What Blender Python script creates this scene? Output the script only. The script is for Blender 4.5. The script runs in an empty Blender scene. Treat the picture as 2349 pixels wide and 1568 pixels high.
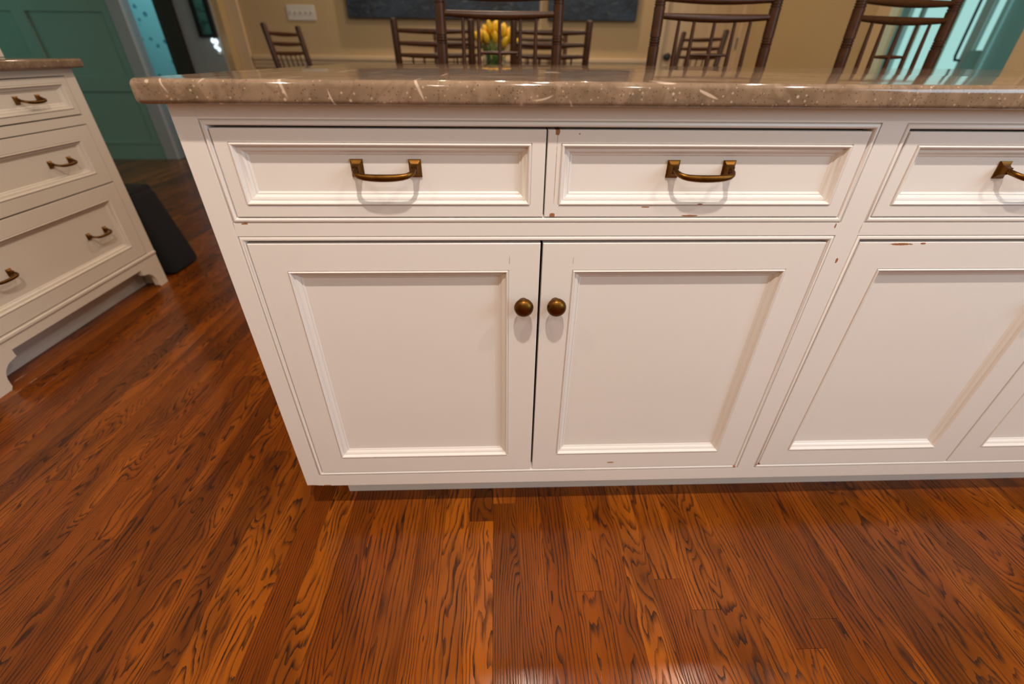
import bpy, bmesh, math, random
from mathutils import Vector, Matrix
random.seed(7)
sc = bpy.context.scene
COL = sc.collection
PI = math.pi

# ------------------------------------------------------------------ camera
F_PX, WPX = 1013.5, 2349.0
CAM = Vector((.4416, -.6834, .9354)); YAW, PITCH, ROLL = .0373, -.5785, .0108
fw = Vector((math.sin(YAW)*math.cos(PITCH), math.cos(YAW)*math.cos(PITCH), math.sin(PITCH)))
rt0 = Vector((math.cos(YAW), -math.sin(YAW), 0)); up0 = rt0.cross(fw)
rt = rt0*math.cos(ROLL) + up0*math.sin(ROLL); up = up0*math.cos(ROLL) - rt0*math.sin(ROLL)
cd = bpy.data.cameras.new('camera'); cam = bpy.data.objects.new('camera', cd); COL.objects.link(cam)
M = Matrix((( rt.x, up.x, -fw.x, CAM.x), (rt.y, up.y, -fw.y, CAM.y), (rt.z, up.z, -fw.z, CAM.z), (0, 0, 0, 1)))
cam.matrix_world = M
cd.sensor_width = 36; cd.lens = F_PX/WPX*36; cd.clip_start = .02
cd.dof.use_dof = True; cd.dof.focus_distance = .80; cd.dof.aperture_fstop = 2.4
sc.camera = cam
# ------------------------------------------------------------------ exposure, daylight
sc.view_settings.view_transform = 'Standard'; sc.view_settings.look = 'None'
sc.view_settings.exposure = 0.0; sc.view_settings.gamma = 1
sc.cycles.use_denoising = True
WARM = (1.0, .89, .78); COOL = (.42, .86, 1.0)
w = bpy.data.worlds.new('daylight'); sc.world = w; w.use_nodes = True
bg = w.node_tree.nodes['Background']; bg.inputs[0].default_value = (.60, .97, .90, 1); bg.inputs[1].default_value = .72

def area(name, loc, size, power, color, direction, size_y=None, shape='RECTANGLE'):
    l = bpy.data.lights.new(name, 'AREA'); l.shape = shape; l.size = size; l.size_y = size_y or size
    l.energy = power; l.color = color
    o = bpy.data.objects.new(name, l); COL.objects.link(o); o.location = loc
    o.rotation_euler = Vector(direction).to_track_quat('-Z', 'Y').to_euler()
    return o
# daylight entering through the kitchen and hall windows (placed in the window openings)
area('daylight_kitchen_window', (2.80, -1.5, 1.6), 1.3, 34, (.58, .80, 1.0), (-1, .15, -.15), 1.2)
area('daylight_hall_window', (-5.6, 2.9, 1.5), 1.3, 6.5, (.40, 1.0, .84), (1, .2, -.1), 1.6)

area('sunroom_added_fill', (3.7, .66, 1.5), 1.0, 16, (.60, .95, 1.0), (.05, 1, -.1), 1.6)  # added unseen area light brightening the sunroom; its wall has no window

# ------------------------------------------------------------------ mesh helpers
class MB:
    def __init__(s): s.v = []; s.f = []
    def add(s, v, f):
        o = len(s.v); s.v += [tuple(p) for p in v]; s.f += [tuple(i+o for i in q) for q in f]; return s
    def box(s, x0, x1, y0, y1, z0, z1, b=0):
        if b <= 0:
            v = [(x0,y0,z0),(x1,y0,z0),(x1,y1,z0),(x0,y1,z0),(x0,y0,z1),(x1,y0,z1),(x1,y1,z1),(x0,y1,z1)]
            return s.add(v, [(0,3,2,1),(4,5,6,7),(0,1,5,4),(1,2,6,5),(2,3,7,6),(3,0,4,7)])
        bm = bmesh.new(); bmesh.ops.create_cube(bm, size=1)
        for q in bm.verts: q.co = Vector(((x0+x1)/2+q.co.x*(x1-x0), (y0+y1)/2+q.co.y*(y1-y0), (z0+z1)/2+q.co.z*(z1-z0)))
        bmesh.ops.bevel(bm, geom=list(bm.edges), offset=b, segments=2 if b > .002 else 1, affect='EDGES', profile=.5)
        bm.verts.index_update(); s.add([q.co[:] for q in bm.verts], [[q.index for q in f.verts] for f in bm.faces]); bm.free(); return s
    def tube(s, pts, rad, n=12, caps=True):
        pts = [Vector(p) for p in pts]; m = len(pts)
        if not isinstance(rad, (list, tuple)): rad = [rad]*m
        prev = None; v = []
        for i, p in enumerate(pts):
            t = (pts[min(i+1,m-1)]-pts[max(i-1,0)]).normalized()
            if prev is None:
                a = Vector((0,0,1)) if abs(t.z) < .9 else Vector((0,1,0)); prev = a
            u = (prev - t*prev.dot(t)).normalized(); prev = u; q = t.cross(u)
            r = rad[i]; ru, rq = r if isinstance(r, (list, tuple)) else (r, r)
            for k in range(n):
                a = 2*PI*k/n; v.append(p + u*ru*math.cos(a) + q*rq*math.sin(a))
        f = [(i*n+k, i*n+(k+1)%n, (i+1)*n+(k+1)%n, (i+1)*n+k) for i in range(m-1) for k in range(n)]
        if caps: f += [tuple(range(n-1,-1,-1)), tuple((m-1)*n+k for k in range(n))]
        return s.add(v, f)
    def lathe(s, prof, n=24, org=(0,0,0), axis='Z'):
        v = []; o = Vector(org)
        for r, h in prof:
            for k in range(n):
                a = 2*PI*k/n; c, d = r*math.cos(a), r*math.sin(a)
                v.append(o + (Vector((c,d,h)) if axis == 'Z' else Vector((c,-h,d))))
        m = len(prof)
        f = [(i*n+k, i*n+(k+1)%n, (i+1)*n+(k+1)%n, (i+1)*n+k) for i in range(m-1) for k in range(n)]
        f += [tuple(range(n-1,-1,-1)), tuple((m-1)*n+k for k in range(n))]
        return s.add(v, f)
    def rings(s, x0, x1, z0, z1, prof, close_in=False, close_back=False):
        """mitred picture-frame sweep in the XZ plane; prof = (inset_x, inset_z, y)"""
        v = []
        for ix, iz, y in prof:
            v += [(x0+ix,y,z0+iz),(x1-ix,y,z0+iz),(x1-ix,y,z1-iz),(x0+ix,y,z1-iz)]
        m = len(prof); f = [(i*4+k, i*4+(k+1)%4, (i+1)*4+(k+1)%4, (i+1)*4+k) for i in range(m-1) for k in range(4)]
        if close_in: f.append(tuple((m-1)*4+k for k in range(4)))
        if close_back: f.append((3,2,1,0))
        return s.add(v, f)
    def prism(s, poly, a0, a1, axis='X'):
        """extrude a 2-D polygon along an axis; poly in the two other axes (order yz / xz / xy)"""
        n = len(poly)
        mk = {'X': lambda p,a: (a,p[0],p[1]), 'Y': lambda p,a: (p[0],a,p[1]), 'Z': lambda p,a: (p[0],p[1],a)}[axis]
        v = [mk(p,a0) for p in poly] + [mk(p,a1) for p in poly]
        f = [tuple(range(n-1,-1,-1)), tuple(range(n,2*n))] + [(k,(k+1)%n,n+(k+1)%n,n+k) for k in range(n)]
        return s.add(v, f)
    def mesh(s, name, mat, smooth=None):
        me = bpy.data.meshes.new(name); me.from_pydata(s.v, [], s.f)
        bm = bmesh.new(); bm.from_mesh(me); bmesh.ops.recalc_face_normals(bm, faces=list(bm.faces)); bm.to_mesh(me); bm.free()
        if mat: me.materials.append(mat)
        if smooth is not None:
            me.polygons.foreach_set('use_smooth', [True]*len(me.polygons)); me.set_sharp_from_angle(angle=math.radians(smooth))
        me.update(); return me
    def build(s, name, mat, parent=None, smooth=None):
        o = bpy.data.objects.new(name, s.mesh(name, mat, smooth)); COL.objects.link(o)
        if parent: o.parent = parent
        return o
def xf(mb, fn):
    mb.v = [tuple(fn(Vector(p))) for p in mb.v]; return mb
def tag(o, label=None, cat=None, group=None, kind=None):
    if label: o['label'] = label
    if cat: o['category'] = cat
    if group: o['group'] = group
    if kind: o['kind'] = kind
    return o
def empty(name, loc=(0,0,0), rz=0):
    o = bpy.data.objects.new(name, None); COL.objects.link(o); o.location = loc; o.rotation_euler = (0,0,rz)
    o.empty_display_size = .1; return o
def copy_tree(o, parent=None):
    c = o.copy(); COL.objects.link(c); c.parent = parent
    for ch in list(o.children): copy_tree(ch, c)
    return c
def struct(name, mb, mat, parent=None, smooth=None, label=None):
    o = mb.build(name, mat, parent, smooth)
    if not parent: o['kind'] = 'structure'
    if label: o['label'] = label
    return o

# ------------------------------------------------------------------ materials
class NT:
    def __init__(s, name):
        s.m = bpy.data.materials.new(name); s.m.use_nodes = True; s.t = s.m.node_tree
        s.b = s.t.nodes['Principled BSDF']
    def set(s, sock, val):
        if hasattr(val, 'is_output') or isinstance(val, bpy.types.NodeSocket): s.t.links.new(val, sock)
        elif isinstance(val, (tuple, list)) and len(val) == 3 and sock.type == 'RGBA': sock.default_value = (*val, 1)
        else: sock.default_value = val
    def n(s, typ, out=0, props=None, **ins):
        nd = s.t.nodes.new(typ)
        for k, v in (props or {}).items(): setattr(nd, k, v)
        for k, v in ins.items():
            key = int(k[1:]) if k[0] == 'i' and k[1:].isdigit() else k.replace('_', ' ')
            s.set(nd.inputs[key], v)
        return nd.outputs[out]
    def mth(s, op, a, b=None, c=None, clamp=False):
        nd = s.t.nodes.new('ShaderNodeMath'); nd.operation = op; nd.use_clamp = clamp
        for i, v in enumerate((a, b, c)):
            if v is not None: s.set(nd.inputs[i], v)
        return nd.outputs[0]
    def vec(s, x, y, z): return s.n('ShaderNodeCombineXYZ', i0=x, i1=y, i2=z)
    def mix(s, fac, a, b):
        nd = s.t.nodes.new('ShaderNodeMix'); nd.data_type = 'RGBA'
        s.set(nd.inputs[0], fac); s.set(nd.inputs[6], a); s.set(nd.inputs[7], b); return nd.outputs[2]
    def ramp(s, fac, lo, hi):
        nd = s.t.nodes.new('ShaderNodeMapRange'); nd.clamp = True
        s.set(nd.inputs[0], fac); nd.inputs[1].default_value = lo; nd.inputs[2].default_value = hi; return nd.outputs[0]
    def noise(s, vec, scale, detail=2, rough=.5, dist=0, out=0):
        return s.n('ShaderNodeTexNoise', out=out, Vector=vec, Scale=scale, Detail=detail, Roughness=rough, Distortion=dist)
    def bump(s, h, strength, dist):
        return s.n('ShaderNodeBump', Height=h, Strength=strength, Distance=dist)
    def P(s, **k):
        for a, v in k.items(): s.set(s.b.inputs[a.replace('_', ' ')], v)
        return s.m
def simple(name, col, rough=.5, metal=0, var=.06, scale=8, bump=0, coat=0):
    t = NT(name); co = t.n('ShaderNodeTexCoord', out=3)
    n = t.noise(co, scale, 3)
    c2 = tuple(c*(1-var*2) for c in col); c3 = tuple(min(1, c*(1+var)) for c in col)
    t.P(Base_Color=t.mix(n, c2, c3), Roughness=rough, Metallic=metal, Coat_Weight=coat)
    if bump: t.P(Normal=t.bump(t.noise(co, scale*12, 3), bump, .002))
    return t.m
def emit(name, col, strength):
    t = NT(name); t.P(Base_Color=(.02,.02,.02), Emission_Color=(*col,1), Emission_Strength=strength); return t.m

def paint_material():
    t = NT('island_paint'); pos = t.n('ShaderNodeNewGeometry', out=0)
    n = t.noise(pos, 3.5, 3); fine = t.noise(pos, 140, 2)
    col = t.mix(n, (.745, .675, .625), (.785, .725, .680))
    # chips and scuffs in the paint, each where the wood shows through (x, z, rx, rz)
    chips = [(.529,.8435,.004,.0065),(.5275,.7245,.006,.004),(.745,.7235,.016,.0016),(.757,.742,.005,.0014),(1.015,.647,.0025,.006),
             (1.113,.6755,.024,.0024),(1.150,.6765,.006,.002),(.012,.1000,.018,.0030),(.046,.1000,.012,.0022),(.985,.139,.004,.004),
             (1.040,.1445,.006,.004),(.672,.737,.008,.0012),(.988,.7065,.0016,.005),(.052,.711,.006,.0014),(.6935,.160,.010,.0022),(.560,.8405,.0016,.0012),(.5290,.785,.0005,.055),(.5290,.835,.0004,.012),(.0345,.7085,.0005,.006),(1.0316,.702,.0005,.010),(.4615,.650,.0004,.010),(.5672,.648,.0004,.008)]
    xyz = t.n('ShaderNodeSeparateXYZ', i0=pos); sep = t.t.nodes[-1]
    X, Z = sep.outputs[0], sep.outputs[2]
    wob = t.mth('MULTIPLY', t.mth('SUBTRACT', t.noise(pos, 260, 3), .5), 1.8)
    tot = None
    for x, z, rx, rz in chips:
        dx = t.mth('DIVIDE', t.mth('SUBTRACT', X, x), rx*.85); dz = t.mth('DIVIDE', t.mth('SUBTRACT', Z, z), rz*.85)
        d = t.mth('ADD', t.mth('MULTIPLY', dx, dx), t.mth('MULTIPLY', dz, dz))
        tot = d if tot is None else t.mth('MINIMUM', tot, d)
    mask = t.mth('LESS_THAN', t.mth('ADD', tot, wob), .9)
    col = t.mix(mask, col, (.33, .135, .06))
    t.P(Base_Color=col, Roughness=.36, Normal=t.bump(fine, .06, .0006))
    t.b.inputs['Specular IOR Level'].default_value = .4
    return t.m
def floor_material():
    t = NT('stained_oak'); co = t.n('ShaderNodeTexCoord', out=3)
    sepn = t.t.nodes.new('ShaderNodeSeparateXYZ'); t.t.links.new(co, sepn.inputs[0]); X, Y = sepn.outputs[0], sepn.outputs[1]
    orand = t.n('ShaderNodeObjectInfo', out=5); irand = t.n('ShaderNodeNewGeometry', out=8)
    r1 = t.mth('FRACT', t.mth('ADD', orand, irand))
    r2 = t.mth('FRACT', t.mth('MULTIPLY', r1, 17.31)); r3 = t.mth('FRACT', t.mth('MULTIPLY', r1, 41.77)); r4 = t.mth('FRACT', t.mth('MULTIPLY', r1, 93.13))
    seed = t.mth('MULTIPLY', r1, 60.0)
    big = t.noise(t.vec(t.mth('MULTIPLY', X, 14), t.mth('MULTIPLY', Y, 3.2), seed), 1.0, 2, .5)
    med = t.noise(t.vec(t.mth('MULTIPLY', X, 70), t.mth('MULTIPLY', Y, 9), seed), 1.0, 3, .55)
    ox = t.mth('MULTIPLY', t.mth('SUBTRACT', r2, .5), .11)
    tilt = t.mth('MULTIPLY', t.mth('SUBTRACT', r4, .5), .16)
    sv = t.mth('ADD', t.mth('ADD', t.mth('MULTIPLY', r3, .045), t.mth('MULTIPLY', Y, tilt)), t.mth('MULTIPLY', t.mth('SUBTRACT', big, .5), .11))
    dx = t.mth('SUBTRACT', X, ox)
    rr = t.mth('SQRT', t.mth('ADD', t.mth('MULTIPLY', dx, dx), t.mth('MULTIPLY', sv, sv)))
    freq = t.mth('ADD', 95.0, t.mth('MULTIPLY', r2, 110.0))
    fr = t.mth('FRACT', t.mth('ADD', t.mth('MULTIPLY', rr, freq), t.mth('MULTIPLY', med, 1.6)))
    late = t.ramp(fr, .52, .90)                                   # dark late-wood line of each growth ring
    pores = t.noise(t.vec(t.mth('MULTIPLY', X, 520), t.mth('MULTIPLY', Y, 16), seed), 1.0, 3, .7)
    pore = t.ramp(pores, .52, .72)
    dark = t.mth('MULTIPLY', late, t.mth('ADD', t.mth('ADD', .22, t.mth('MULTIPLY', t.ramp(med, .30, .60), .62)), t.mth('MULTIPLY', pore, .7)), clamp=True)
    dark = t.mth('ADD', dark, t.mth('MULTIPLY', pore, .20), clamp=True)
    base = t.mix(r3, (.190, .040, .0030), (.330, .084, .0065))
    base = t.mix(t.ramp(r4, .55, 1.0), base, (.130, .032, .004))
    base = t.mix(t.mth('MULTIPLY', t.ramp(big, .42, .7), .75), base, (.085, .019, .003))
    col = t.mix(t.mth('MULTIPLY', dark, .96), base, (.013, .005, .003))
    t.P(Base_Color=col, Roughness=t.mth('ADD', .17, t.mth('MULTIPLY', dark, .20)), Normal=t.bump(t.mth('SUBTRACT', 1.0, dark), .18, .0008))
    t.b.inputs['Specular IOR Level'].default_value = .22
    return t.m
def stone_material():
    t = NT('fossil_limestone'); pos = t.n('ShaderNodeTexCoord', out=3)
    a = t.noise(pos, 9, 5, .6, .8); b = t.noise(pos, 38, 4, .6)
    col = t.mix(t.ramp(a, .3, .7), (.140, .088, .053), (.275, .180, .115))
    col = t.mix(t.mth('MULTIPLY', b, .55), col, (.25, .165, .105))
    vein = t.mth('ABSOLUTE', t.mth('SUBTRACT', t.noise(pos, 7, 3, .5, 1.5), .5))
    col = t.mix(t.mth('MULTIPLY', t.mth('SUBTRACT', 1.0, t.ramp(vein, 0, .022)), .38), col, (.13, .08, .05))
    def specks(scale, r, keep, color, col):
        v = t.t.nodes.new('ShaderNodeTexVoronoi'); t.t.links.new(pos, v.inputs['Vector']); v.inputs['Scale'].default_value = scale
        s2 = t.t.nodes.new('ShaderNodeSeparateColor'); t.t.links.new(v.outputs['Color'], s2.inputs[0])
        m = t.mth('MULTIPLY', t.mth('LESS_THAN', v.outputs['Distance'], t.mth('MULTIPLY', s2.outputs[1], r)), t.mth('LESS_THAN', s2.outputs[0], keep))
        return t.mix(t.mth('MULTIPLY', m, .8), col, color)
    blot = t.noise(pos, 22, 5, .65, 1.0)
    col = t.mix(t.mth('MULTIPLY', t.ramp(blot, .48, .66), .55), col, (.36, .245, .165))
    col = t.mix(t.mth('MULTIPLY', t.ramp(t.noise(pos, 15, 4, .6, 2.0), .55, .68), .45), col, (.115, .078, .050))
    col = specks(330, .34, .30, (.045, .03, .022), col)
    col = specks(240, .34, .30, (.52, .36, .24), col)
    col = specks(95, .28, .16, (.58, .43, .31), col)
    # pale curved fossil strokes
    for scale, keep, ln, th, off in ((14.0, .42, .015, .0013, 0.0), (11.0, .42, .019, .0021, 5.3)):
        mp = t.n('ShaderNodeVectorMath', props={'operation': 'ADD'}, i0=pos, i1=(off, 0, off))
        v = t.t.nodes.new('ShaderNodeTexVoronoi'); t.t.links.new(mp, v.inputs['Vector']); v.inputs['Scale'].default_value = scale
        s2 = t.t.nodes.new('ShaderNodeSeparateColor'); t.t.links.new(v.outputs['Color'], s2.inputs[0])
        d = t.n('ShaderNodeVectorMath', props={'operation': 'SUBTRACT'}, i0=mp, i1=v.outputs['Position'])
        q = t.t.nodes.new('ShaderNodeSeparateXYZ'); t.t.links.new(d, q.inputs[0])
        ang = t.mth('MULTIPLY', t.mth('SUBTRACT', s2.outputs[1], .5), 2.6)
        ca, sa = t.mth('COSINE', ang), t.mth('SINE', ang)
        u = t.mth('ADD', t.mth('MULTIPLY', q.outputs[0], ca), t.mth('MULTIPLY', q.outputs[2], sa))
        k = t.mth('SUBTRACT', t.mth('MULTIPLY', q.outputs[2], ca), t.mth('MULTIPLY', q.outputs[0], sa))
        k = t.mth('ADD', k, t.mth('MULTIPLY', t.mth('MULTIPLY', u, u), t.mth('MULTIPLY', t.mth('SUBTRACT', s2.outputs[2], .5), 26.0)))
        e = t.mth('ADD', t.mth('POWER', t.mth('ABSOLUTE', t.mth('DIVIDE', u, ln)), 2.0), t.mth('POWER', t.mth('ABSOLUTE', t.mth('DIVIDE', k, th)), 2.0))
        m = t.mth('MULTIPLY', t.mth('SUBTRACT', 1.0, t.ramp(e, .4, 1.0)), t.mth('LESS_THAN', s2.outputs[0], keep))
        col = t.mix(t.mth('MULTIPLY', m, .75), col, (.66, .50, .38))
    t.P(Base_Color=col, Roughness=.07); t.b.inputs['Specular IOR Level'].default_value = .5
    return t.m
def dark_wood_material():
    t = NT('dark_chair_wood'); co = t.n('ShaderNodeTexCoord', out=3)
    n = t.noise(co, 22, 4, .6, 1.0)
    t.P(Base_Color=t.mix(n, (.015, .0055, .0015), (.090, .027, .006)), Roughness=.36, Specular_IOR_Level=.35); return t.m
def brass_material():
    t = NT('aged_brass'); co = t.n('ShaderNodeTexCoord', out=3)
    n = t.noise(co, 60, 4, .6)
    t.P(Base_Color=t.mix(n, (.085, .035, .007), (.20, .090, .018)), Metallic=1.0, Roughness=t.mth('ADD', .28, t.mth('MULTIPLY', n, .18))); return t.m
def canvas_material(name, lo, mid, hi):
    t = NT(name); co = t.n('ShaderNodeTexCoord', out=3)
    mp = t.n('ShaderNodeVectorMath', props={'operation': 'MULTIPLY'}, i0=co, i1=(1, 1, 2.6))
    a = t.noise(mp, 5, 6, .65, 1.2); b = t.noise(mp, 14, 5, .7, 2.0)
    col = t.mix(t.ramp(a, .38, .66), lo, mid); col = t.mix(t.mth('MULTIPLY', t.ramp(b, .56, .75), .7), col, hi)
    t.P(Base_Color=col, Roughness=.6); return t.m
def wallpaper_material():
    t = NT('blue_wallpaper'); co = t.n('ShaderNodeTexCoord', out=3)
    v = t.t.nodes.new('ShaderNodeTexVoronoi'); t.t.links.new(co, v.inputs['Vector']); v.inputs['Scale'].default_value = 9
    n = t.noise(co, 26, 3); d = t.mth('ADD', v.outputs['Distance'], t.mth('MULTIPLY', n, .25))
    t.P(Base_Color=t.mix(t.ramp(d, .33, .40), (.07, .24, .32), (.34, .66, .70)), Roughness=.7); return t.m

M_PAINT = paint_material(); M_FLOOR = floor_material(); M_STONE = stone_material(); M_BRASS = brass_material(); M_DARKWOOD = dark_wood_material()
M_LPAINT = simple('cream_paint', (.71, .605, .495), .38, var=.03, scale=3)
M_TOE = simple('toe_kick_paint', (.74, .70, .67), .5, var=.04, scale=4)
M_INSIDE = simple('cabinet_inside', (.30, .20, .12), .7)
M_WALL = simple('tan_wall', (.55, .395, .215), .75, var=.02, scale=2)
M_TRIM = simple('warm_white_trim', (.66, .50, .32), .5, var=.02, scale=3)
M_OLIVE = simple('olive_wall', (.50, .37, .19), .75, var=.02, scale=2)
M_TEAL = simple('sage_panelling', (.27, .42, .33), .5, var=.03, scale=2)
M_TEALTRIM = simple('sage_trim', (.27, .42, .33), .45, var=.03, scale=2)
M_GREY = simple('grey_trim', (.46, .47, .48), .5, var=.03)
M_SUN = simple('daylight_tinted_wall', (.42, .68, .68), .6, var=.03)  # aqua tint of the daylight put into the pale wall colour
M_CEIL = simple('ceiling_white', (.80, .76, .70), .8, var=.02)
M_WHITE = simple('white_plastic', (.70, .66, .60), .35, var=.02)
M_BLACK = simple('black_iron', (.015, .015, .016), .4, var=.1)
M_FABRIC = simple('black_fabric', (.006, .006, .008), .95, var=.2, scale=60, bump=.3)
M_RUSH = simple('rush_seat', (.30, .20, .09), .8, var=.25, scale=60, bump=.4)
M_GAP = simple('floor_gap', (.025, .010, .004), .8)
M_DOORDARK = simple('dark_stained_door', (.035, .030, .022), .5, var=.1)

# ------------------------------------------------------------------ the setting
H = 2.70
FL = MB().box(-6.3, 4.5, -3.3, 5.9, -.05, -.006)
floor = struct('floor', FL, M_GAP, label='stained oak strip floor')
struct('ceiling', MB().box(-6.3, 4.5, -3.3, 5.9, H, H+.05), M_CEIL)
YB = 4.40
struct('wall_back', MB().box(-2.17, 2.045-.10, YB, YB+.12, 0, H).box(2.777+.10, 2.97, YB, YB+.12, 0, H).box(1.945, 2.877, YB, YB+.12, 2.14, H), M_WALL)
XR = 2.85
wr = MB().box(XR, XR+.12, 2.66, YB, 0, H).box(XR, XR+.12, 1.60, 2.66, 2.14, H).box(XR, XR+.12, -.80, 1.60, 0, H)
wr.box(XR, XR+.12, -2.20, -.80, 0, 1.0).box(XR, XR+.12, -2.20, -.80, 2.2, H).box(XR, XR+.12, -3.2, -2.2, 0, H)
struct('wall_right', wr, M_OLIVE)
struct('wall_front', MB().box(-6.3, 4.5, -3.3, -3.2, 0, H), M_WALL)
struct('wall_kitchen_left', MB().box(-1.90, -1.78, -3.2, 1.30, 0, H), M_WALL)
wl = MB().box(-6.3, -6.2, -3.2, 2.2, 0, H).box(-6.3, -6.2, 3.6, 5.9, 0, H).box(-6.3, -6.2, 2.2, 3.6, 0, .7).box(-6.3, -6.2, 2.2, 3.6, 2.3, H)
struct('wall_left', wl, M_TEAL)
# windows off to the sides
def window(name, x0, x1, y0, y1, z0, z1):
    m = MB(); d = .05; xm = (x0+x1)/2
    m.box(x0, x1, y0, y0+d, z0, z1).box(x0, x1, y1-d, y1, z0, z1).box(x0, x1, y0, y1, z0, z0+d).box(x0, x1, y0, y1, z1-d, z1)
    m.box(xm-.02, xm+.02, (y0+y1)/2-.02, (y0+y1)/2+.02, z0, z1)
    return struct(name, m, M_TRIM)
window('window_1', XR+.02, XR+.08, -2.2, -.8, 1.0, 2.2)
window('window_2', -6.28, -6.22, 2.2, 3.6, .7, 2.3)

# back wall: chair rail, baseboard, door with casing
struct('trim_1', MB().box(-1.86, 1.945, YB-.012, YB, .800, .905).box(-1.86, 1.945, YB-.030, YB, .868, .892).box(-1.86, 1.945, YB-.020, YB, .832, .848), M_TRIM, label='chair rail along the tan wall')
struct('baseboard_back', MB().box(-1.86, 1.945, YB-.018, YB, 0, .15), M_TRIM)
dr = struct('door_1', MB().box(2.045, 2.777, YB+.01, YB+.05, .01, 2.04), M_TRIM, label='cream panelled door with black knob')
for z0, z1 in ((.25, .78), (.95, 1.88)):
    for x0, x1 in ((2.15, 2.37), (2.45, 2.67)):
        MB().rings(x0, x1, z0, z1, [(0,0,YB+.010),(.012,.012,YB+.018),(.03,.03,YB+.008),(.06,.06,YB+.006)], close_in=True).build('panel', M_TRIM, dr)
MB().lathe([(.026,0),(.026,.006),(.011,.010),(.011,.035),(.030,.045),(.032,.058),(.026,.070),(.006,.075)], 20, (2.105, YB+.01, .92), 'Y').build('knob', M_BLACK, dr, 40)
for z in (.20, 1.03, 1.86):
    MB().box(2.772, 2.786, YB-.004, YB+.012, z-.05, z+.05).build('hinge', M_BLACK, dr)
struct('trim_2', MB().box(1.945, 2.045, YB-.02, YB+.06, 0, 2.13).box(2.777, 2.849, YB-.02, YB+.06, 0, 2.13).box(1.945, 2.849, YB-.02, YB+.06, 2.04, 2.14), M_TRIM, label='door casing on the tan wall')
# left end of the back wall: pier casing
struct('trim_3', MB().box(-1.985, -1.875, YB-.03, YB, 0, H-.001, .004), M_TRIM, label='vertical casing at the end of the tan wall')

# panelled wall and doorway of the hall
YT = 4.22
struct('wall_hall', MB().box(-6.2, -2.90, YT, YT+.10, 0, H), M_TEAL)
pw = struct('trim_4', MB().box(-6.2, -2.90, YT-.012, YT, 0, .16).box(-6.2, -2.90, YT-.018, YT, .145, .165), M_TEALTRIM, label='baseboard of the sage panelled wall')
rails = MB().box(-6.2, -2.90, YT-.016, YT, .60, .72); rails.build('rail', M_TEALTRIM, pw)
for z0, z1 in ((1.205, 1.32), (2.2, 2.32)):
    MB().box(-6.2, -2.90, YT-.016, YT, z0, z1).build('rail', M_TEALTRIM, pw)
for x0, x1 in ((-3.74, -3.63), (-2.97, -2.90), (-4.45, -4.34), (-5.15, -5.04)):
    for z0, z1 in ((.165, .60), (.72, 1.205), (1.32, 2.2)):
        MB().box(x0, x1, YT-.016, YT, z0, z1).build('stile', M_TEALTRIM, pw)
struct('trim_5', MB().box(-2.90, -2.785, YT-.03, YT+.10, 0, H-.001, .004), M_GREY, label='grey door casing beside the sage panelling')
struct('wall_powder_room', MB().box(-3.6, -1.9, 5.55, 5.65, 0, H), wallpaper_material(), label='blue leafy wallpaper through the hall doorway')
struct('wall_powder_side', MB().box(-3.7, -3.6, YT+.10, 5.65, 0, H), M_GREY)
struct('wall_powder_right', MB().box(-1.9, -1.8, YB+.12, 5.65, 0, H), M_GREY)
hd = struct('door_2', MB().box(-2.52, -2.35, YT-.01, YT+.04, .005, 2.1, .004), M_DOORDARK, label='dark stained door edge beside the blue wallpaper')
MB().box(-2.50, -2.37, YT-.016, YT-.009, .2, 1.95, .003).build('panel', M_DOORDARK, hd)
struct('wall_hall_pier', MB().box(-2.35, -2.04, YT+.001, YT+.10, 0, H), simple('grey_hall_wall', (.30, .32, .32), .7, var=.03))
struct('wall_hall_return', MB().box(-2.04, -1.985, YT+.03, YB+.12, 0, H), M_OLIVE)
struct('trim_6', MB().box(-2.785, -2.35, YT, YT+.10, 2.1, H-.001), M_GREY)

# sunroom past the right-hand opening
struct('trim_7', MB().box(XR-.02, XR-.001, 2.57, 2.69, 0, 2.22, .004).box(XR-.001, XR+.06, 2.61, 2.659, 0, 2.139).box(XR-.02, XR-.001, 1.58, 1.69, 0, 2.22, .004).box(XR-.001, XR+.06, 1.601, 1.65, 0, 2.139).box(XR-.02, XR-.001, 1.69, 2.57, 2.12, 2.22), simple('opening_casing', (.62, .46, .26), .5, var=.02), label='tan casing of the opening to the sunroom')
XS = 4.40
struct('wall_sunroom', MB().box(XS, XS+.1, .5, 3.50, 0, H).box(XS, XS+.1, 3.50, 4.55, 2.2, H).box(XS, XS+.1, 4.55, 4.85, 0, H).box(XS, XS+.1, 3.50, 3.62, 0, .99), M_SUN)
struct('wall_sunroom_back', MB().box(2.97, 4.4, 4.75, 4.85, 0, H).box(2.97, 4.4, .5, .6, 0, H), M_SUN)
gd = struct('door_3', MB().box(XS+.02, XS+.06, 4.47, 4.55, 0, 2.2).box(XS+.02, XS+.06, 3.62, 3.70, 0, 2.2).box(XS+.02, XS+.06, 3.70, 4.47, 0, .16).box(XS+.02, XS+.06, 3.70, 4.47, 2.1, 2.2), simple('pale_door_paint', (.70, .78, .76), .4, var=.02), label='glass patio door in the sunroom')
for y in (4.33, 3.95):
    MB().box(XS+.025, XS+.055, y-.018, y+.018, .16, 2.1).build('mullion', simple('mullion_paint', (.45, .48, .40), .4), gd)
glass = NT('pane_glass'); glass.P(Base_Color=(.85, .97, .97), Roughness=.02, Transmission_Weight=1.0, IOR=1.05)
for y0, y1 in ((4.348, 4.47), (3.968, 4.312), (3.70, 3.932)):
    MB().box(XS+.036, XS+.042, y0, y1, .16, 2.1).build('pane', glass.m, gd)
MB().box(XS+.036, XS+.042, 3.50, 3.62, .99, 2.2).build('pane', glass.m, gd)
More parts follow.
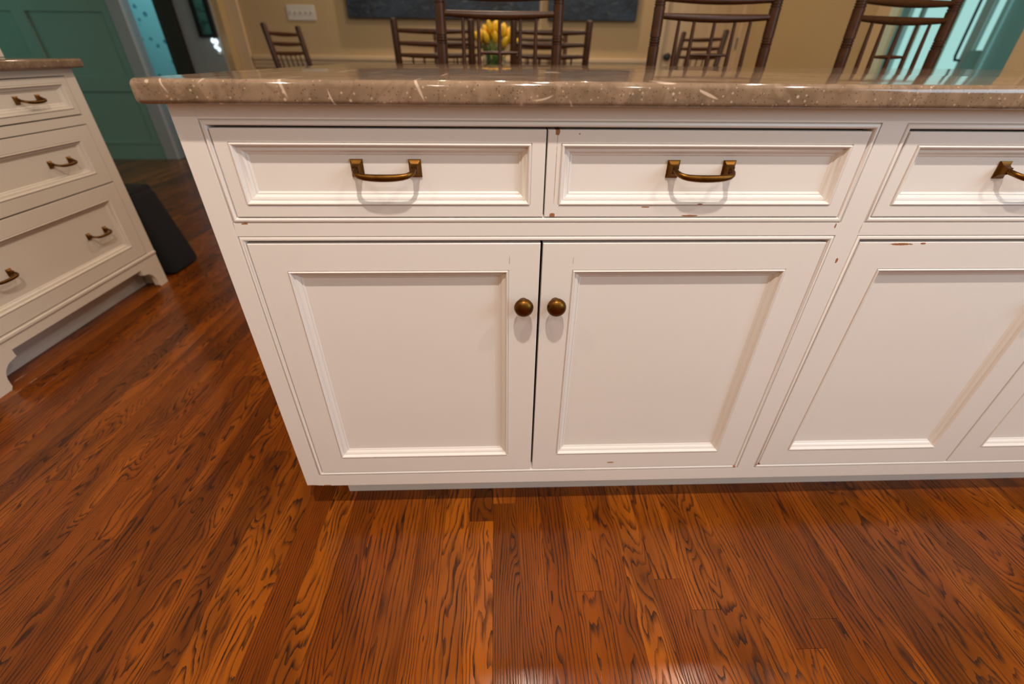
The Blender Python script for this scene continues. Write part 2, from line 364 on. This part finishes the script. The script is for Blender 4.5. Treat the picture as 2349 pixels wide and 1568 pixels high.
MB().tube([(XS-.01,3.66,.92),(XS-.05,3.66,.92),(XS-.06,3.66,.95),(XS-.06,3.66,1.35),(XS-.05,3.66,1.38),(XS-.01,3.66,1.38)], .010, 8).build('handle', M_BLACK, gd, 40)
struct('trim_8', MB().box(XS-.02, XS, 3.44, 3.475, 0, 2.25), simple('pale_strip', (.55, .85, .85), .5), label='pale moulding strip on the sunroom wall')
area('powder_room_added_fill', (-2.7, 5.0, 2.6), .4, 17, (.58, .95, 1.0), (0, .25, -1))  # added cool area light to brighten the wallpaper, without any fixture

# ------------------------------------------------------------------ floor planks (57 mm oak strip)
PW = .0573; SEAM = .4256; LEN = (.45, .70, .95, 1.20, 1.50, 1.90)
def plank_mesh(L):
    h, g, b = PW/2-.00012, .00012, .0003; l = L/2-.0002
    v = [(-h,-l,-.006),(h,-l,-.006),(h,l,-.006),(-h,l,-.006),(-h,-l,-b),(h,-l,-b),(h,l,-b),(-h,l,-b),(-h+b,-l+b,0),(h-b,-l+b,0),(h-b,l-b,0),(-h+b,l-b,0)]
    f = [(0,1,5,4),(1,2,6,5),(2,3,7,6),(3,0,4,7),(4,5,9,8),(5,6,10,9),(6,7,11,10),(7,4,8,11),(8,9,10,11)]
    return v, f
pm = {}
for L in LEN:
    v, f = plank_mesh(L); me = bpy.data.meshes.new('plank'); me.from_pydata(v, [], f); me.materials.append(M_FLOOR); me.update(); pm[L] = me
spots = []
k0, k1 = int((-6.1-SEAM)/PW), int((2.8-SEAM)/PW)
rng = random.Random(11)
for k in range(k0, k1):
    x = SEAM + (k+.5)*PW; y = -1.6 - rng.random()
    while y < 4.3:
        L = rng.choice(LEN); spots.append((x, y+L/2, L, 0)); y += L
def seen(x, y, L):
    s = 0
    for i in range(9):
        p = Vector((x, y+L*(i/8-.5), 0)); d = p-CAM; z = d.dot(fw)
        if z < .05: continue
        u = WPX/2+F_PX*d.dot(rt)/z; v = 784-F_PX*d.dot(up)/z
        if not (-60 < u < 2409 and 0 < v < 1640): continue
        t = (.0-CAM.y)/(d.y) if d.y > 0 else 9                        # crossing of the island front plane
        if p.y > .07:
            xi = CAM.x + d.x*t
            if -.01 < xi < 2.1 or (p.x > -.01): continue
        if p.x < -1.24 and p.y < 1.33: continue
        s += L*PW/z**2.6
    return s
spots = sorted(((seen(x, y, L), x, y, L) for x, y, L, _ in spots), key=lambda q: -q[0])
rest_v, rest_f = [], []
for i, (s, x, y, L) in enumerate(spots):
    if i < 295 and s > 0:
        o = bpy.data.objects.new('plank', pm[L]); COL.objects.link(o); o.parent = floor; o.location = (x, y, 0)
    else:
        v, f = plank_mesh(L); b = len(rest_v); rest_v += [(a+x, c+y, d) for a, c, d in v]; rest_f += [tuple(q+b for q in t) for t in f]
me = bpy.data.meshes.new('planks'); me.from_pydata(rest_v, [], rest_f); me.materials.append(M_FLOOR)
o = bpy.data.objects.new('floor_planks', me); COL.objects.link(o); o.parent = floor; o['kind'] = 'stuff'

# ------------------------------------------------------------------ kitchen island
BEAD = [(0,0,.000),(.0004,.0004,.0028),(.0013,.0013,.0028),(.0016,.0016,.0006),(.0026,.0026,-.0005),(.0044,.0044,-.0012),(.0062,.0062,-.0008),(.0076,.0076,.0006),(.0084,.0084,.0030),(.0085,.0085,.022),(0,0,.022)]
def drawer_mold(wx=.020, wz=.020, d=.0115):
    p = [(0,0),(.03,.14),(.07,.14),(.09,-.10),(.16,-.16),(.24,-.10),(.29,.10),(.34,.34),(.40,.40),(.42,.34),(.55,.42),(.68,.60),(.76,.78),(.80,.84),(.82,.78),(.90,.84),(1.0,1.0)]
    return [(a*wx, a*wz, y*d) for a, y in p]
def inset_front(name, parent, x0, x1, z0, z1, sx, sz, mold=.0195, d=.0115, mat=M_PAINT, y=0.0):
    """frame (stiles and rails) as the part, with mitred moulding and flat panel as sub-parts"""
    fr = MB().rings(x0, x1, z0, z1, [(.004,.004,y+.020),(0,0,y+.020),(0,0,y+.0008),(.0008,.0008,y),(sx,sz,y),(sx,sz,y+.006)]).build(name, mat, parent)
    mo = MB().rings(x0+sx, x1-sx, z0+sz, z1-sz, [(a,b,y+c) for a, b, c in drawer_mold(mold, mold, d)]).build('molding', mat, fr, 28)
    i = mold-.001
    MB().box(x0+sx+i, x1-sx-i, y+d-.0004, y+d+.006, z0+sz+i, z1-sz-i).build('panel', mat, fr)
    return fr
def pull_mesh():
    m = MB()
    for s in (-1, 1):
        c = s*.0425
        pr = [(.0092,.0125,0),(.0092,.0125,-.0022),(.0080,.0112,-.0030),(.0058,.0075,-.0050),(.0046,.0056,-.0085),(.0042,.0046,-.013)]
        v = []
        for hx, hz, y in pr: v += [(c-hx,y,-hz),(c+hx,y,-hz),(c+hx,y,hz),(c-hx,y,hz)]
        f = [(i*4+k,i*4+(k+1)%4,(i+1)*4+(k+1)%4,(i+1)*4+k) for i in range(5) for k in range(4)] + [(3,2,1,0),(20,21,22,23)]
        m.add(v, f)
    pts, rad = [], []
    half = [(.0425,-.006,0,.0044),(.0425,-.014,-.0006,.0040),(.0418,-.021,-.0018,.0039),(.0392,-.0265,-.0034,.0040),(.0345,-.0300,-.0050,.0043),(.0275,-.0316,-.0062,.0047),(.0180,-.0322,-.0070,.0051),(.0090,-.0324,-.0074,.0053)]
    for x, y, z, r in half: pts.append((-x,y,z)); rad.append((r, r*.92))
    pts.append((0,-.0325,-.0075)); rad.append((.0054,.0050))
    for x, y, z, r in reversed(half): pts.append((x,y,z)); rad.append((r, r*.92))
    m.tube(pts, rad, 14)
    return m.mesh('pull_handle', M_BRASS, 35)
PULL = pull_mesh()
def add_pull(parent, loc, rz=0):
    o = bpy.data.objects.new('pull_handle', PULL); COL.objects.link(o); o.parent = parent; o.location = loc; o.rotation_euler = (0,0,rz)
    o['label'] = 'aged brass bow pull'; return o
KNOB = MB().lathe([(.0085,0),(.0085,.0018),(.0068,.0030),(.0056,.0048),(.0056,.0090),(.0076,.0112),(.0120,.0130),(.0154,.0160),(.0167,.0202),(.0159,.0248),(.0130,.0286),(.0083,.0311),(.0036,.0322)], 32, axis='Y').mesh('knob', M_BRASS, 50)
def add_knob(parent, loc):
    o = bpy.data.objects.new('knob', KNOB); COL.objects.link(o); o.parent = parent; o.location = loc; o['label'] = 'round aged brass knob'; return o

isl = tag(empty('kitchen_island'), 'white painted kitchen island with inset drawers and doors', 'kitchen island')
XB, XC, XD, XE, XEND = .0345, .9951, 1.0316, 1.9490, 1.985
ZB, ZDB, ZDT, ZRB, ZRT, ZT = .0993, .1329, .6912, .7117, .8570, .8760
ID = .62                                                             # cabinet depth
for x0, x1 in ((0, XB), (XC, XD), (XE, XEND)):
    MB().box(x0, x1, 0, .02, ZB, ZT, .0012 if x0 == 0 else 0).build('stile', M_PAINT, isl)
for x0, x1 in ((XB, XC), (XD, XE)):
    for z0, z1 in ((ZB, ZDB), (ZDT, ZRB), (ZRT, ZT)):
        MB().box(x0, x1, 0, .02, z0, z1).build('rail', M_PAINT, isl)
    for z0, z1 in ((ZDB, ZDT), (ZRB, ZRT)):
        MB().rings(x0, x1, z0, z1, BEAD).build('bead_molding', M_PAINT, isl, 35)
MB().box(.0005, .019, .0205, ID, ZB, ZT).build('side_panel', M_PAINT, isl)
MB().box(XEND-.019, XEND, .0205, ID, ZB, ZT).build('side_panel', M_PAINT, isl)
MB().box(.019, XEND-.019, ID-.012, ID, ZB, ZT).build('back_panel', M_PAINT, isl)
MB().box(.019, XEND-.019, .0205, ID-.012, ZB, ZB+.018).box(.019, XEND-.019, .05, ID-.012, ZDT+.004, ZDT+.016).build('shelf', M_INSIDE, isl)
MB().box(.0605, XEND-.06, .0628, ID-.03, 0, ZB).build('toe_kick', M_TOE, isl)
SX, SZ = .0195, .0170
for (x0, x1) in ((.0448, .5128), (.5152, .9848), (1.0419, 1.4886), (1.4910, 1.9387)):
    d = inset_front('drawer', isl, x0, x1, ZRB+.0100, ZRT-.0115, SX, SZ)
    MB().box(x0+.01, x1-.01, .020, .5, ZRB+.015, ZRT-.025).build('drawer_box', M_INSIDE, d)
    add_pull(d, ((x0+x1)/2, .0115, .7915))
for i, (x0, x1) in enumerate(((.0448, .5118), (.5160, .9848), (1.0419, 1.4880), (1.4922, 1.9387))):
    d = inset_front('door', isl, x0, x1, ZDB+.0098, ZDT-.0125, .0510, .0465, .0180, .0115)
    add_knob(d, ((x1-.026) if i % 2 == 0 else (x0+.026), 0, .572))

# worktop with rounded edge
wt = tag(empty('island_worktop', (0,0,ZT)), 'brown fossil stone worktop with rounded edge on the white island', 'worktop')
def slab(x0, x1, y0, y1, z0, z1, r, mat, name, parent):
    prof = [(r*.75,r*.75,z0)]
    for i in range(6): a = PI/2*i/5; prof.append((r*.75*(1-math.sin(a)), r*.75*(1-math.sin(a)), z0+r*.75*(1-math.cos(a))))
    for i in range(8): a = PI/2*i/7; prof.append((r*(1-math.cos(a)), r*(1-math.cos(a)), z1-r+r*math.sin(a)))
    cr = .010; v = []; N = 5
    for ix, iy, z in prof:
        for cx, cy, a0 in ((x0+cr, y0+cr, PI), (x1-cr, y0+cr, 1.5*PI), (x1-cr, y1-cr, 0), (x0+cr, y1-cr, .5*PI)):
            for j in range(N):
                a = a0+PI/2*j/(N-1); q = max(cr-ix, .0002); v.append((cx+q*math.cos(a), cy+q*math.sin(a), z))
    n = 4*N; m = len(prof)
    f = [(i*n+k, i*n+(k+1)%n, (i+1)*n+(k+1)%n, (i+1)*n+k) for i in range(m-1) for k in range(n)] + [tuple(range(n-1,-1,-1)), tuple((m-1)*n+k for k in range(n))]
    return MB().add(v, f).build(name, mat, parent, 40)
CT = .9052
slab(-.0245, 2.06, -.0250, .985, 0, CT-ZT, .0085, M_STONE, 'stone_slab', wt)

# ------------------------------------------------------------------ drawer cabinet on the left
# modelled in the XZ plane (x along the face) then turned so that its face looks towards the island
lc = tag(empty('drawer_cabinet', (-1.147, 0, 0), PI/2), 'cream painted cabinet with three wide drawers and bracket feet', 'cabinet')
def lpart(mb, name, mat=M_LPAINT, parent=None, smooth=None): return mb.build(name, mat, parent or lc, smooth)
Y0, Y1 = .440, 1.312
for a, b in ((Y0, Y0+.046), (Y1-.046, Y1)):
    lpart(MB().box(a, b, 0, .02, .16, .876), 'stile')
lpart(MB().box(Y0+.046, Y1-.046, 0, .02, .852, .876), 'rail')
lpart(MB().box(Y0+.046, Y1-.046, 0, .02, .692, .722), 'rail')
def bracket():
    p = [(0,0),(.050,0),(.058,.010),(.058,.022)]
    for i in range(1, 8): a = PI/2*i/7; p.append((.058+.052*(1-math.cos(a)), .026+.056*math.sin(a)))
    return p + [(.122,.086),(.122,.110)]
arch = [(Y0+x, z) for x, z in bracket()] + [(Y1-x, z) for x, z in reversed(bracket())] + [(Y1,.16),(Y0,.16)]
lpart(MB().prism(arch, 0, .02, 'Y'), 'base_apron')
lpart(MB().box(Y0, Y1, -.005, 0, .146, .158, .002), 'base_molding')
lpart(MB().box(Y0+.03, Y1-.03, .085, .10, 0, .15), 'toe_kick', M_TOE)
lpart(MB().box(Y0, Y0+.019, .0205, .62, 0, .876), 'side_panel')
lpart(MB().box(Y1-.019, Y1, .0205, .62, 0, .876), 'side_panel')
lpart(MB().box(Y0+.019, Y1-.019, .60, .62, .05, .876), 'back_panel')
lpart(MB().box(Y0+.019, Y1-.019, .11, .60, .12, .135), 'shelf', M_INSIDE)
DL, DR = Y0+.048, Y1-.048
for z0, z1, mx, mz, hz in ((.726, .849, .020, .018, .788), (.477, .688, .058, .042, .585), (.163, .472, .058, .050, .318)):
    d = inset_front('drawer', lc, DL, DR, z0, z1, mx, mz, .024, .014, M_LPAINT)
    MB().box(DL+.01, DR-.01, .022, .55, z0+.01, z1-.02).build('drawer_box', M_INSIDE, d)
    for yy in (.665, 1.087): add_pull(d, (yy, .014, hz))
lw = tag(empty('cabinet_worktop', (-1.147, 0, .876)), 'brown stone worktop on the cream drawer cabinet', 'worktop')
slab(-.63, .031, -1.2, 1.345, 0, CT-.876, .0085, M_STONE, 'stone_slab', lw)
# neighbouring base cabinet run behind the photographer's left, plain carcass with a door
nb = tag(empty('base_cabinet', (-1.147, 0, 0), PI/2), 'cream base cabinet beyond the near bracket foot', 'cabinet')
MB().box(-1.15, Y0-.002, .0, .62, .10, .876).build('carcass', M_LPAINT, nb); MB().box(-1.15, Y0-.004, .07, .6, 0, .10).build('toe_kick', M_TOE, nb)
for a in (-1.14, -.62, -.10):
    d = inset_front('door', nb, a, a+.50, .13, .85, .05, .05, .02, .012, M_LPAINT, -.021); add_knob(d, (a+.47, -.021, .62))
# white hutch standing on the left worktop
hu = tag(empty('hutch_cabinet', (-1.36, 0, CT+.001)), 'white hutch end standing on the left worktop', 'cabinet')
MB().box(-.39, 0, -1.0, 1.306, 0, 1.35, .003).build('carcass', M_LPAINT, hu)
d = MB().box(0, .012, .80, 1.25, .02, 1.33, .002).build('door', M_LPAINT, hu); MB().box(.012, .018, .86, 1.19, .08, 1.27, .004).build('panel', M_LPAINT, d)

# black fabric bin behind the cabinet
bn = tag(empty('fabric_bin', (-1.372, 1.47, 0)), 'black fabric bin standing on the floor past the cream cabinet', 'bin')
def taper(mb, h, k): return xf(mb, lambda p: Vector((p.x*(1-k*p.z/h), p.y*(1-k*.6*p.z/h), p.z)))
taper(MB().box(-.23, .235, -.10, .12, .001, .385, .03), .385, .34).build('body', M_FABRIC, bn, 50)
taper(MB().box(-.222, .226, -.095, .115, .372, .398, .012), .385, .345).build('rim', M_FABRIC, bn, 50)

# ------------------------------------------------------------------ counter stools
def turned(m, x, y, z0, z1, r, grooves=(), lean=0):
    n = 14; E = [-.0165]
    for c in (-.012, -.004, .004, .012): E += [c-.0022, c-.0012, c+.0012, c+.0022]
    E += [.0165]
    zs = sorted(set([(z0+(z1-z0)*i/n, 1.0) for i in range(n+1)] + [(g+e, .90 if any(abs(e-c) < .0015 for c in (-.012, -.004, .004, .012)) else 1.035) for g in grooves for e in E]))
    m.tube([(x, y+lean*(z-z0), z) for z, q in zs], [r*q for z, q in zs], 16)
def rung(m, a, b, r, bulge=1.5, sag=0, n=9):
    a, b = Vector(a), Vector(b); pts, rad = [], []
    for i in range(n):
        t = i/(n-1); s = math.sin(PI*t); p = a.lerp(b, t); p.z -= sag*s; pts.append(p); rad.append(r*(1+(bulge-1)*s))
    m.tube(pts, rad, 12); return m
def make_stool():
    t = empty('counter_stool'); hw = .208; yb = .19
    for s in (-1, 1):
        m = MB(); turned(m, s*hw, yb, 0, 1.235, .0185, (.22, .50, .78, .975, 1.092)); m.lathe([(.018,1.233),(.012,1.24),(.020,1.252),(.019,1.268),(.006,1.280)], 14, (s*hw, yb, 0))
        m.build('back_post', M_DARKWOOD, t, 40)
        m = MB(); turned(m, s*.215, -.17, 0, .63, .0185, (.20, .45)); m.build('leg', M_DARKWOOD, t, 40)
    for z, sg in ((1.200, .0), (1.102, .004), (1.052, .006)):
        rung(MB(), (-hw, yb, z), (hw, yb, z), .0085, 1.55, sg).build('back_rail', M_DARKWOOD, t, 50)
    rung(MB(), (-hw, yb, .72), (hw, yb, .72), .0085, 1.4).build('back_rail', M_DARKWOOD, t, 50)
    for x in (-.130, -.075, 0, .074, .130):
        rung(MB(), (x, yb, .72), (x, yb, 1.048), .0052, 1.5).build('spindle', M_DARKWOOD, t, 50)
    rung(MB(), (-.075, yb, .936), (.074, yb, .936), .0035, 1.9).build('spindle_rung', M_DARKWOOD, t, 50)
    for z in (.18, .32, .46):
        for a, b in (((-hw,yb,z),(-.215,-.17,z)), ((hw,yb,z),(.215,-.17,z)), ((-.215,-.17,z-.03),(.215,-.17,z-.03))):
            rung(MB(), a, b, .008, 1.35).build('stretcher', M_DARKWOOD, t, 50)
    MB().box(-.225, .225, -.185, yb+.005, .60, .632, .012).build('seat', M_RUSH, t, 40)
    return t
st = make_stool()
stools = [(st, .4573, 1.06, 0, 'dark turned wood counter stool in front of the yellow tulips'),
          (copy_tree(st), 1.2310, 1.06, 0, 'dark turned wood counter stool in front of the cream door'),
          (copy_tree(st), 1.965, 1.075, .19, 'dark turned wood counter stool in front of the bright sunroom opening')]
for o, x, y, rz, lab in stools:
    o.location = (x, y, 0); o.rotation_euler = (0, 0, rz); tag(o, lab, 'stool', 'counter stools behind the island')

# ------------------------------------------------------------------ dining table, chairs, tulips
def make_chair():
    t = empty('dining_chair'); hw = .214; yb = .20; ln = .16
    yo = lambda z: yb + max(0, z-.45)*ln
    for s in (-1, 1):
        MB().tube([(s*hw, yb, 0), (s*hw, yb, .45), (s*(hw+.002), yo(.8), .8), (s*(hw+.004), yo(1.085), 1.085), (s*(hw+.004), yo(1.095), 1.095)], [.017, .020, .020, .020, .016], 14).build('back_post', M_DARKWOOD, t, 40)
        MB().tube([(s*.22, -.19, 0), (s*.22, -.19, .44)], [.016, .020], 14).build('leg', M_DARKWOOD, t, 40)
    for z in (1.040, .980, .922, .60):
        m = MB(); n = 9; pts = []; rad = []
        for i in range(n):
            u = i/(n-1); pts.append((-hw+2*hw*u, yo(z)+.012*math.sin(PI*u), z-.004*math.sin(PI*u))); rad.append((.0095+.0045*math.sin(PI*u), .008))
        m.tube(pts, rad, 12); m.build('back_rail', M_DARKWOOD, t, 50)
    for x in (-.13, -.065, 0, .065, .13):
        MB().tube([(x, yo(.60)+.008, .60), (x, yo(.92)+.008, .92)], .0052, 8).build('spindle', M_DARKWOOD, t, 50)
    for z in (.16, .28):
        for a, b in (((-hw,yb,z),(-.22,-.19,z)), ((hw,yb,z),(.22,-.19,z)), ((-.22,-.19,z+.03),(.22,-.19,z+.03))):
            rung(MB(), a, b, .008, 1.3).build('stretcher', M_DARKWOOD, t, 50)
    MB().box(-.235, .235, -.205, .205, .425, .46, .015).build('seat', M_RUSH, t, 40)
    return t
ch = make_chair()
def place_chair(first, x, y, rz, lab):
    o = ch if first else copy_tree(ch)
    o.location = (x, y, 0); o.rotation_euler = (0, 0, rz); tag(o, lab, 'chair', 'ladder-back chairs around the dining table'); return o
place_chair(True, .085, 2.72, PI, 'dark ladder-back chair left of the tulips, back towards the island')
place_chair(False, .765, 2.72, PI, 'dark ladder-back chair right of the tulips, back towards the island')
place_chair(False, .135, 3.76, 0, 'brown ladder-back chair across the table, left of the tulips')
place_chair(False, .845, 3.76, 0, 'brown ladder-back chair across the table, right of the tulips')
place_chair(False, -.815, 3.26, PI/2-.17, 'dark ladder-back chair at the table end below the light switches')
place_chair(False, 1.80, 3.36, -PI/2+.42, 'dark ladder-back chair seen between the stool spindles near the cream door')
tb = tag(empty('dining_table', (.45, 3.24, 0)), 'dark wood dining table carrying the tulips', 'table')
MB().box(-1.0, 1.0, -.46, .46, .715, .745, .008).build('table_top', M_DARKWOOD, tb)
MB().box(-.86, .86, -.36, .36, .62, .714).build('apron', M_DARKWOOD, tb)
for sx in (-1, 1):
    for sy in (-1, 1):
        MB().lathe([(.028,0),(.022,.05),(.036,.10),(.030,.35),(.040,.50),(.032,.58),(.040,.619)], 16, (sx*.82, sy*.32, 0)).build('leg', M_DARKWOOD, tb, 40)
VX, VY, VZ = .432, 3.30, .7455
vs = tag(empty('tulip_vase', (VX, VY, VZ)), 'clear glass vase of yellow tulips on the dining table', 'vase')
vg = NT('vase_glass'); vg.P(Base_Color=(.92, .97, .90), Roughness=.03, Transmission_Weight=1.0, IOR=1.35)
MB().lathe([(.070,0),(.080,.01),(.088,.10),(.086,.185),(.083,.185),(.084,.10),(.076,.016),(.004,.014)], 28).build('glass', vg.m, vs, 40)
M_STEM = simple('tulip_stem', (.10, .22, .03), .5, var=.2, scale=20); M_TUL = simple('tulip_petal', (.95, .55, .02), .45, var=.14, scale=18)
rg = random.Random(4)
for i in range(24):
    a = i*2.4+rg.random()*.5; rad = .018+.098*math.sqrt((i+.5)/24); hgt = .300-.95*rad*rad*6+.050*rg.random()
    if i == 0: a, rad, hgt = -.1, .135, .225
    tip = Vector((math.cos(a)*rad, math.sin(a)*rad*.8, hgt)); b = Vector((math.cos(a+2.5)*.03, math.sin(a+2.5)*.03, .02))
    mid = b.lerp(tip, .55)+Vector((0,0,.02))
    MB().tube([b, mid, tip], .0036, 6).build('stem', M_STEM, vs, 60)
    dr_ = (tip-mid).normalized(); q = dr_.to_track_quat('Z', 'Y').to_matrix()
    fl = MB().lathe([(.004,-.004),(.016,.004),(.0225,.022),(.022,.038),(.016,.056),(.007,.068)], 10)
    xf(fl, lambda p: tip + q @ Vector((p.x*(1+.12*math.sin(3*math.atan2(p.y, p.x))), p.y, p.z*1.12))); fl.build('blossom', M_TUL, vs, 60)
for i in range(7):
    a = i*.9+.3; r0 = .03; tip = Vector((math.cos(a)*.10, math.sin(a)*.08, .235)); b = Vector((math.cos(a)*r0, math.sin(a)*r0, .05)); s = Vector((-math.sin(a), math.cos(a), 0))*.011
    m = b.lerp(tip, .55)+Vector((0,0,.03)); th = Vector((math.cos(a), math.sin(a), 0))*.0015
    MB().add([b, m-s, m+s, tip, b+th, m-s+th, m+s+th, tip+th], [(0,1,2),(1,3,2),(6,5,4),(6,7,5),(0,4,5,1),(1,5,7,3),(3,7,6,2),(2,6,4,0)]).build('leaf', M_STEM, vs)

# ------------------------------------------------------------------ things on the walls
SEA = canvas_material('seascape_paint', (.005, .010, .022), (.025, .048, .085), (.20, .24, .25))
def painting(x0, x1, z0, z1, lab):
    p = tag(empty('painting', ((x0+x1)/2, YB-.001, z0)), lab, 'painting', 'seascape canvases on the tan wall'); h = (x1-x0)/2
    MB().box(-h, h, -.060, 0, 0, z1-z0, .003).build('canvas', SEA, p); return p
painting(-.894, .849, 1.195, 2.05, 'wide dark blue seascape canvas on the tan wall')
painting(.931, 1.748, 1.195, 2.05, 'narrower dark blue seascape canvas nearer the cream door')
sw = tag(empty('switch_plate', (-1.3275, YB-.0005, 1.228)), 'white five-gang light switch plate on the tan wall', 'light switch')
MB().box(-.127, .127, -.007, 0, -.057, .057, .003).build('plate', M_WHITE, sw)
for i in range(5):
    MB().box((i-2)*.046-.006, (i-2)*.046+.006, -.016, -.006, -.004, .014, .002).build('toggle', simple('toggle_shade', (.55, .52, .47), .4), sw)
fp = tag(empty('framed_picture', (-2.112, YT-.001, 1.030)), 'teal picture in a black frame on the grey hall wall', 'picture')
MB().rings(-.085, .066, 0, .62, [(0,0,0),(0,0,-.030),(.030,.022,-.030),(.030,.022,-.010)]).build('frame', M_BLACK, fp)
MB().box(-.054, .036, -.012, -.004, .02, .60).build('print', canvas_material('teal_print', (.02, .10, .10), (.10, .42, .36), (.45, .75, .72)), fp)
cs = tag(empty('crystal_ornament', (-2.075, YT-.001, .90)), 'crystal drop sconce below the framed teal picture', 'ornament')
MB().box(-.015, .015, -.010, 0, .0, .125, .004).build('backplate', M_WHITE, cs)
M_CRY = emit('crystal_glint_glow', (.75, .92, 1.0), 1.6)  # glints on the crystal drops are put in as emission, no lamp
for x, z, r in ((-.014, .104, .017), (.014, .098, .018), (-.004, .060, .014), (.020, .040, .015)):
    MB().lathe([(.001,-r*1.25),(r*.8,-r*.6),(r,0),(r*.7,r*.8),(.001,r*1.3)], 8, (x, -.030, z)).build('crystal_drop', M_CRY, cs)

# ------------------------------------------------------------------ recessed ceiling lights
TRIMM = simple('light_trim', (.8, .8, .78), .4); LENS = emit('lamp_lens', WARM, 6)
RING = MB().rings(-.001, .001, -.001, .001, [(0,0,0)]) and MB().lathe([(.085,0),(.085,-.008),(.060,-.008),(.058,0)], 24).mesh('trim_ring', TRIMM, 40)
LDISC = MB().lathe([(.056,-.004),(.056,-.001)], 24).mesh('lens', LENS)
def can(x, y, power, lab, col=WARM, r=.035):
    t = tag(empty('recessed_light', (x, y, H)), lab, 'ceiling light', 'recessed ceiling lights')
    for me in (RING, LDISC):
        o = bpy.data.objects.new(me.name.split('.')[0], me); COL.objects.link(o); o.parent = t
    area('lamp_light', (x, y, H-.012), r*2, power, col, (0, 0, -1), shape='DISK')
K = 'warm recessed ceiling light over the kitchen aisle'
for x, p in ((-.95, 8), (.46, 39), (1.95, 16)): can(x, -.88, p, K + {-.95: ', left one', .46: ', middle one', 1.95: ', right one'}[x])
for x in (-.30, 1.2): can(x, -2.3, 10, 'warm recessed ceiling light at the rear of the kitchen, %s one' % ('left' if x < 0 else 'right'))
for x in (.60, 1.7): can(x, .62, 8, 'warm recessed ceiling light over the island worktop, %s one' % ('left' if x < 1 else 'right'))
for x in (-.1, 1.3): can(x, 3.96, 15, 'warm recessed ceiling light washing the %s seascape' % ('wide' if x < 1 else 'narrower'), (1.0, .78, .55))
can(.45, 2.6, 14, 'warm recessed ceiling light over the dining table', (1.0, .78, .55))
